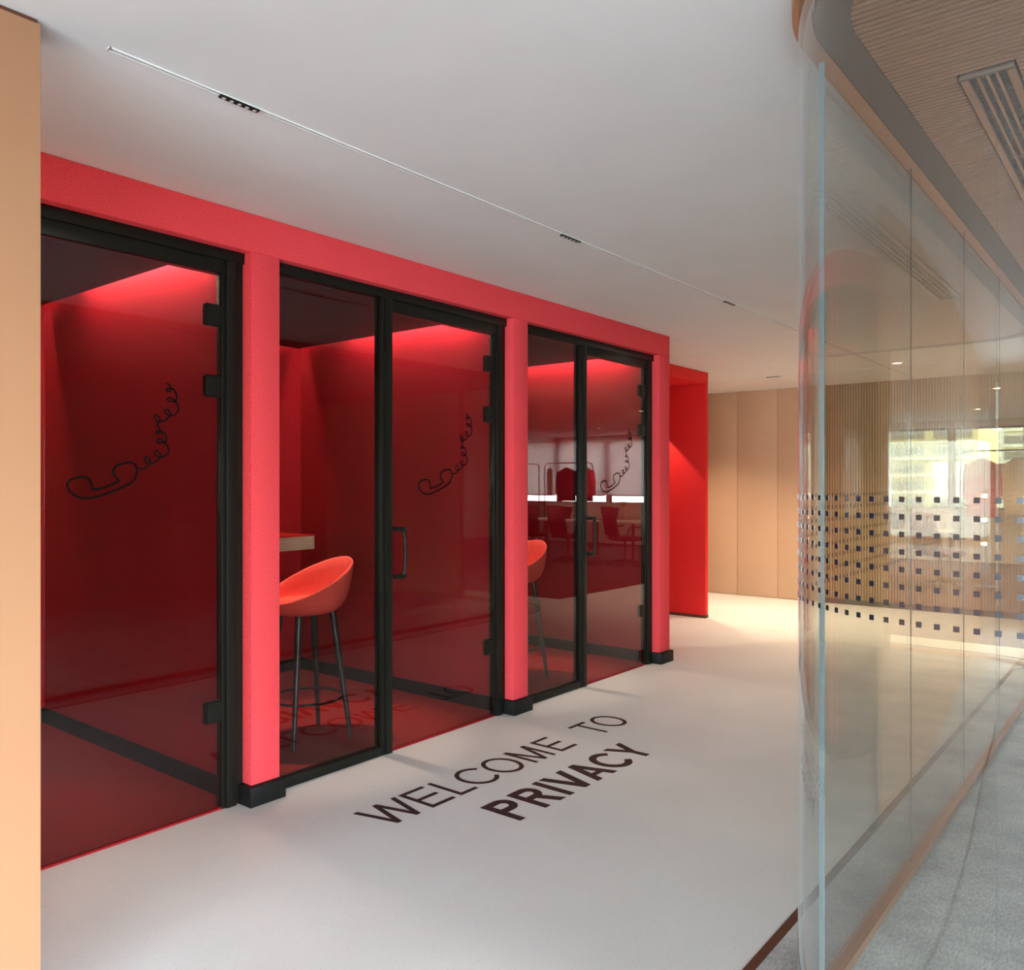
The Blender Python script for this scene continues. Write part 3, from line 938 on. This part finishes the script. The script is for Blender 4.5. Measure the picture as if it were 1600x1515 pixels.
for (lx, ly), wh in places.items():
    dl = tag(empty('downlight', (lx, ly, H)), 'round recessed ceiling downlight ' + wh, 'light', 'recessed office downlights')
    for nm, me in (('rim', me_rim), ('lens', me_len)):
        o = bpy.data.objects.new(nm, me); C.objects.link(o); o.parent = dl
    spot('downlight_light', (lx, ly, H - 0.02), (lx, ly, 0), 430, WARM, 130, 1.0, 0.05)

# long desk with dividers
dk = tag(empty('desk', (13.2, -2.28, 0)), 'long pale office desk with low dividers reflected in the farthest booth', 'desk')
box('top', -0.4, 0.4, -1.26, 1.26, 0.715, 0.745, 'white_laminate', dk, bevel=0.004)
for sx in (-0.34, 0.34):
    for sy in (-1.2, 0.0, 1.2):
        box('leg', sx - 0.02, sx + 0.02, sy - 0.02, sy + 0.02, 0, 0.7148, 'dark_plastic', dk)
for sy in (-1.24, -0.41, 0.42):
    box('divider', 0.37, 0.39, sy, sy + 0.81, 0.7455, 1.06, 'white_laminate', dk, bevel=0.003)
# laptops
def laptop(x, y, rz, label):
    l = tag(empty('laptop', (x, y, 0.7455), rz=rz), label, 'laptop', 'laptops on the office desk')
    box('base', -0.11, 0.11, -0.16, 0.16, 0, 0.014, 'dark_plastic', l, bevel=0.003)
    s = box('screen', -0.005, 0.005, -0.16, 0.16, 0, 0.23, 'dark_plastic', l, bevel=0.002)
    s.location = (0.108, 0, 0.016); s.rotation_euler = (0, math.radians(22), 0)
laptop(13.12, -1.80, 0, 'dark open laptop on the office desk beside the green plant')
laptop(13.12, -2.85, 0.1, 'dark open laptop at the other end of the office desk')
# plant in a pale box
pp = tag(empty('potted_plant', (13.42, -1.62, 0.7455)), 'small green plant in a pale box on the office desk', 'plant')
box('pot', -0.06, 0.06, -0.06, 0.06, 0, 0.25, 'cream_cloth', pp, bevel=0.006)
bm = bmesh.new()
for q in range(40):
    a = random.uniform(0, 2 * PI); r = random.uniform(0.01, 0.05); z = random.uniform(0.30, 0.37)
    p = [Vector((r * 0.3 * math.cos(a), r * 0.3 * math.sin(a), 0.248)), Vector((r * math.cos(a + 0.4), r * math.sin(a + 0.4), (z + 0.25) / 2)), Vector((r * 1.5 * math.cos(a), r * 1.5 * math.sin(a), z)), Vector((r * math.cos(a - 0.4), r * math.sin(a - 0.4), (z + 0.25) / 2))]
    bm.faces.new([bm.verts.new(v) for v in p])
lf = bm_obj('leaves', bm, 'leaf_green', pp); lf['kind'] = 'stuff'
# office chairs
def office_chair():
    s = empty('office_chair')
    bm = bmesh.new(); add_box(bm, -0.23, 0.23, -0.24, 0.24, 0.44, 0.51)
    bmesh.ops.bevel(bm, geom=bm.edges[:], offset=0.025, segments=3, affect='EDGES'); bm_obj('seat', bm, 'maroon_cloth', s, smooth=True)
    bm = bmesh.new(); add_box(bm, -0.025, 0.025, -0.22, 0.22, 0.0, 0.52)
    bmesh.ops.bevel(bm, geom=bm.edges[:], offset=0.02, segments=3, affect='EDGES')
    b_ = bm_obj('backrest', bm, 'maroon_cloth', s, smooth=True); b_.location = (-0.25, 0, 0.52); b_.rotation_euler = (0, math.radians(-12), 0)
    tube('back_post', [(-0.1, 0, 0.46), (-0.26, 0, 0.47), (-0.30, 0, 0.66)], 0.014, 'dark_plastic', s)
    tube('column', [(0, 0, 0.09), (0, 0, 0.44)], 0.024, 'dark_plastic', s)
    for q in range(5):
        a = q * 2 * PI / 5
        g_ = tube('leg', [(0.02 * math.cos(a), 0.02 * math.sin(a), 0.10), (0.28 * math.cos(a), 0.28 * math.sin(a), 0.06)], [0.02, 0.013], 'dark_plastic', s)
        tube('castor', [(0.28 * math.cos(a) - 0.012, 0.28 * math.sin(a), 0.027), (0.28 * math.cos(a) + 0.012, 0.28 * math.sin(a), 0.027)], 0.027, 'dark_plastic', s)
    for sy in (-1, 1):
        tube('armrest', [(-0.12, 0.25 * sy, 0.46), (-0.08, 0.28 * sy, 0.68), (0.14, 0.28 * sy, 0.68)], 0.015, 'dark_plastic', s)
    return tag(s, 'dark task chair pulled up to the desk, mirrored beside the hinges of the farthest booth', 'chair', 'office task chairs')
oc = office_chair()
oc.location = (12.45, -1.0, 0.0); oc.rotation_euler = (0, 0, 0.5)
dup(oc, (12.5, -3.05, 0.0), -0.3, 'dark task chair at the desk end, mirrored beside the pillar of the farthest booth')
dup(oc, (12.45, -2.2, 0.0), 0.15, 'dark task chair at the middle of the desk behind the door handle reflection')

# clothes racks and garments
def rack(x, y0, y1, label):
    r = tag(empty('clothes_rack', (x, (y0 + y1) / 2, 0.0)), label, 'rack', 'clothes racks')
    hw = abs(y1 - y0) / 2
    tube('frame', [(0, -hw, 0.03), (0, -hw, 1.80), (0, -hw + 0.03, 1.87), (0, -hw + 0.09, 1.89), (0, hw - 0.09, 1.89), (0, hw - 0.03, 1.87), (0, hw, 1.80), (0, hw, 0.03)], 0.012, 'dark_plastic', r)
    for s in (-1, 1):
        tube('foot', [(-0.22, s * hw, 0.014), (0.22, s * hw, 0.014)], 0.014, 'dark_plastic', r)
    return r
rack(15.2, -4.76, -3.46, 'thin black clothes rack with jackets before the roller blinds')
rack(15.4, -6.3, -5.07, 'thin black empty clothes rack mirrored behind the pillar edge')
rack(13.5, -0.95, 0.48, 'thin black clothes rack mirrored at the right end of the dotted glass')
def garment(loc, rz, wid, length, mat, label, name='jacket', slv=True):
    g_ = tag(empty(name, loc, rz=rz), label, 'garment', 'garments on the racks')
    bm = bmesh.new()
    prof = [(0.0, 0.20, 0.05), (-0.03, 0.45, 0.09), (-0.07, 0.85, 0.11), (-0.12, 0.97, 0.12), (-0.3, 0.90, 0.12), (-0.55, 0.92, 0.11), (-length, 1.0, 0.10)]
    rows = []
    for z, w_, d_ in prof:
        rows.append([bm.verts.new((d_ / 2 * math.sin(2 * PI * j / 20) * (1 + 0.25 * math.sin(j * 2.3 + z * 9)), wid / 2 * w_ * math.cos(2 * PI * j / 20), z)) for j in range(20)])
    for r0, r1 in zip(rows, rows[1:]):
        for j in range(20):
            bm.faces.new((r0[j], r0[(j + 1) % 20], r1[(j + 1) % 20], r1[j]))
    bm.faces.new(rows[0]); bm.faces.new(rows[-1])
    bm_obj('body', bm, mat, g_, smooth=True)
    if slv:
        for s in (-1, 1):
            tube('sleeve', [(0, s * wid * 0.42, -0.09), (0.01, s * wid * 0.52, -0.3), (0.015, s * wid * 0.53, -0.6)], [0.06, 0.055, 0.045], mat, g_)
    tube('hanger', [(0, 0, 0), (0, 0, 0.05), (0.0, 0.018, 0.075), (0, 0.01, 0.098), (0, -0.012, 0.09)], 0.004, 'dark_plastic', g_, n=8)
garment((15.2, -4.15, 1.785), 0.0, 0.48, 0.74, 'maroon_cloth', 'dark maroon jacket hanging on the rack before the blinds')
garment((15.2, -3.62, 1.785), 0.3, 0.42, 0.74, 'crimson_cloth', 'lighter red jacket hanging beside the maroon one before the blinds')
garment((15.2, -4.61, 1.785), 1.1, 0.22, 0.6, 'cream_cloth', 'narrow pale scarf hanging alone on the rack before the blinds', 'scarf', False)
garment((13.5, -0.66, 1.785), 0.0, 0.40, 0.85, 'crimson_cloth', 'crimson coat mirrored behind the starry lamp bulbs', 'coat')
garment((13.5, -0.22, 1.785), 0.1, 0.36, 0.80, 'cream_cloth', 'cream shirt next to the crimson coat', 'shirt')
garment((13.5, 0.20, 1.785), 0.0, 0.36, 0.80, 'grey_cloth', 'grey shirt at the end of the rack by the cream one', 'shirt')

# three-bulb lamp made up to give the glints in the dotted glass
lm = tag(empty('floor_lamp', (12.9, -0.52, 0.0)), 'slender floor lamp with three bright bulbs glinting among the glass dots', 'lamp')
tube('base', [(0, 0, 0), (0, 0, 0.02), (0, 0, 0.025)], [0.14, 0.14, 0.02], 'dark_plastic', lm, n=24)
tube('pole', [(0, 0, 0.02), (0, 0, 1.34)], 0.009, 'dark_plastic', lm)
for z in (0.60, 0.925, 1.25):
    b_ = empty('arm', (0, 0, z), lm)
    tube('stem', [(0, 0, 0), (-0.07, 0, 0)], 0.007, 'dark_plastic', b_)
    bm = bmesh.new(); bmesh.ops.create_icosphere(bm, subdivisions=2, radius=0.024)
    bmesh.ops.translate(bm, verts=bm.verts, vec=(-0.092, 0, 0)); bm_obj('bulb', bm, 'bulb_glow', b_, smooth=True)

# ------------------------------------------------------------------ city beyond the office windows
gnd = tag(box('street_ground', 18, 400, -150, 150, -12.2, -12, 'street_green'), 'green brown ground of the city seen past the office windows', 'ground', kind='structure')
def tower(x, y, w, d, h, mat, label, floors):
    t = tag(empty('tower_block', (x, y, -12)), label, 'building', 'city buildings')
    box('body', 0, d, -w / 2, w / 2, 0, h, mat, t)
    fh = h / floors
    for i in range(floors):
        z = fh * i + fh * 0.28
        for s in (0, 1):
            ya = -w / 2 + 0.04 * w + s * 0.5 * w
            box('window_band', -0.05, 0, ya, ya + 0.40 * w, z, z + fh * 0.5, 'facade_shade', t)
        box('balcony', -0.6, -0.051, -w / 2 + 0.03 * w, w / 2 - 0.03 * w, fh * i + fh * 0.05, fh * i + fh * 0.16, 'facade_pale', t)
    box('roof_box', d * 0.3, d * 0.7, -w / 6, w / 6, h, h + 2.2, mat, t)
tower(95, -18.5, 9, 12, 19.5, 'facade_ochre', 'ochre apartment block with pale balcony bands in the window reflection', 11)
tower(95, -31, 10, 12, 18, 'facade_ochre', 'broad ochre block left of the banded one in the window reflection', 10)
tower(150, -30, 22, 16, 22, 'facade_pale', 'wide pale block in the hazy distance', 10)
tower(120, -12, 7, 10, 30, 'facade_pale', 'slim pale tower at the right of the window reflection', 15)
tower(110, -52, 16, 12, 20, 'facade_pale', 'pale block behind the half drawn blinds', 9)
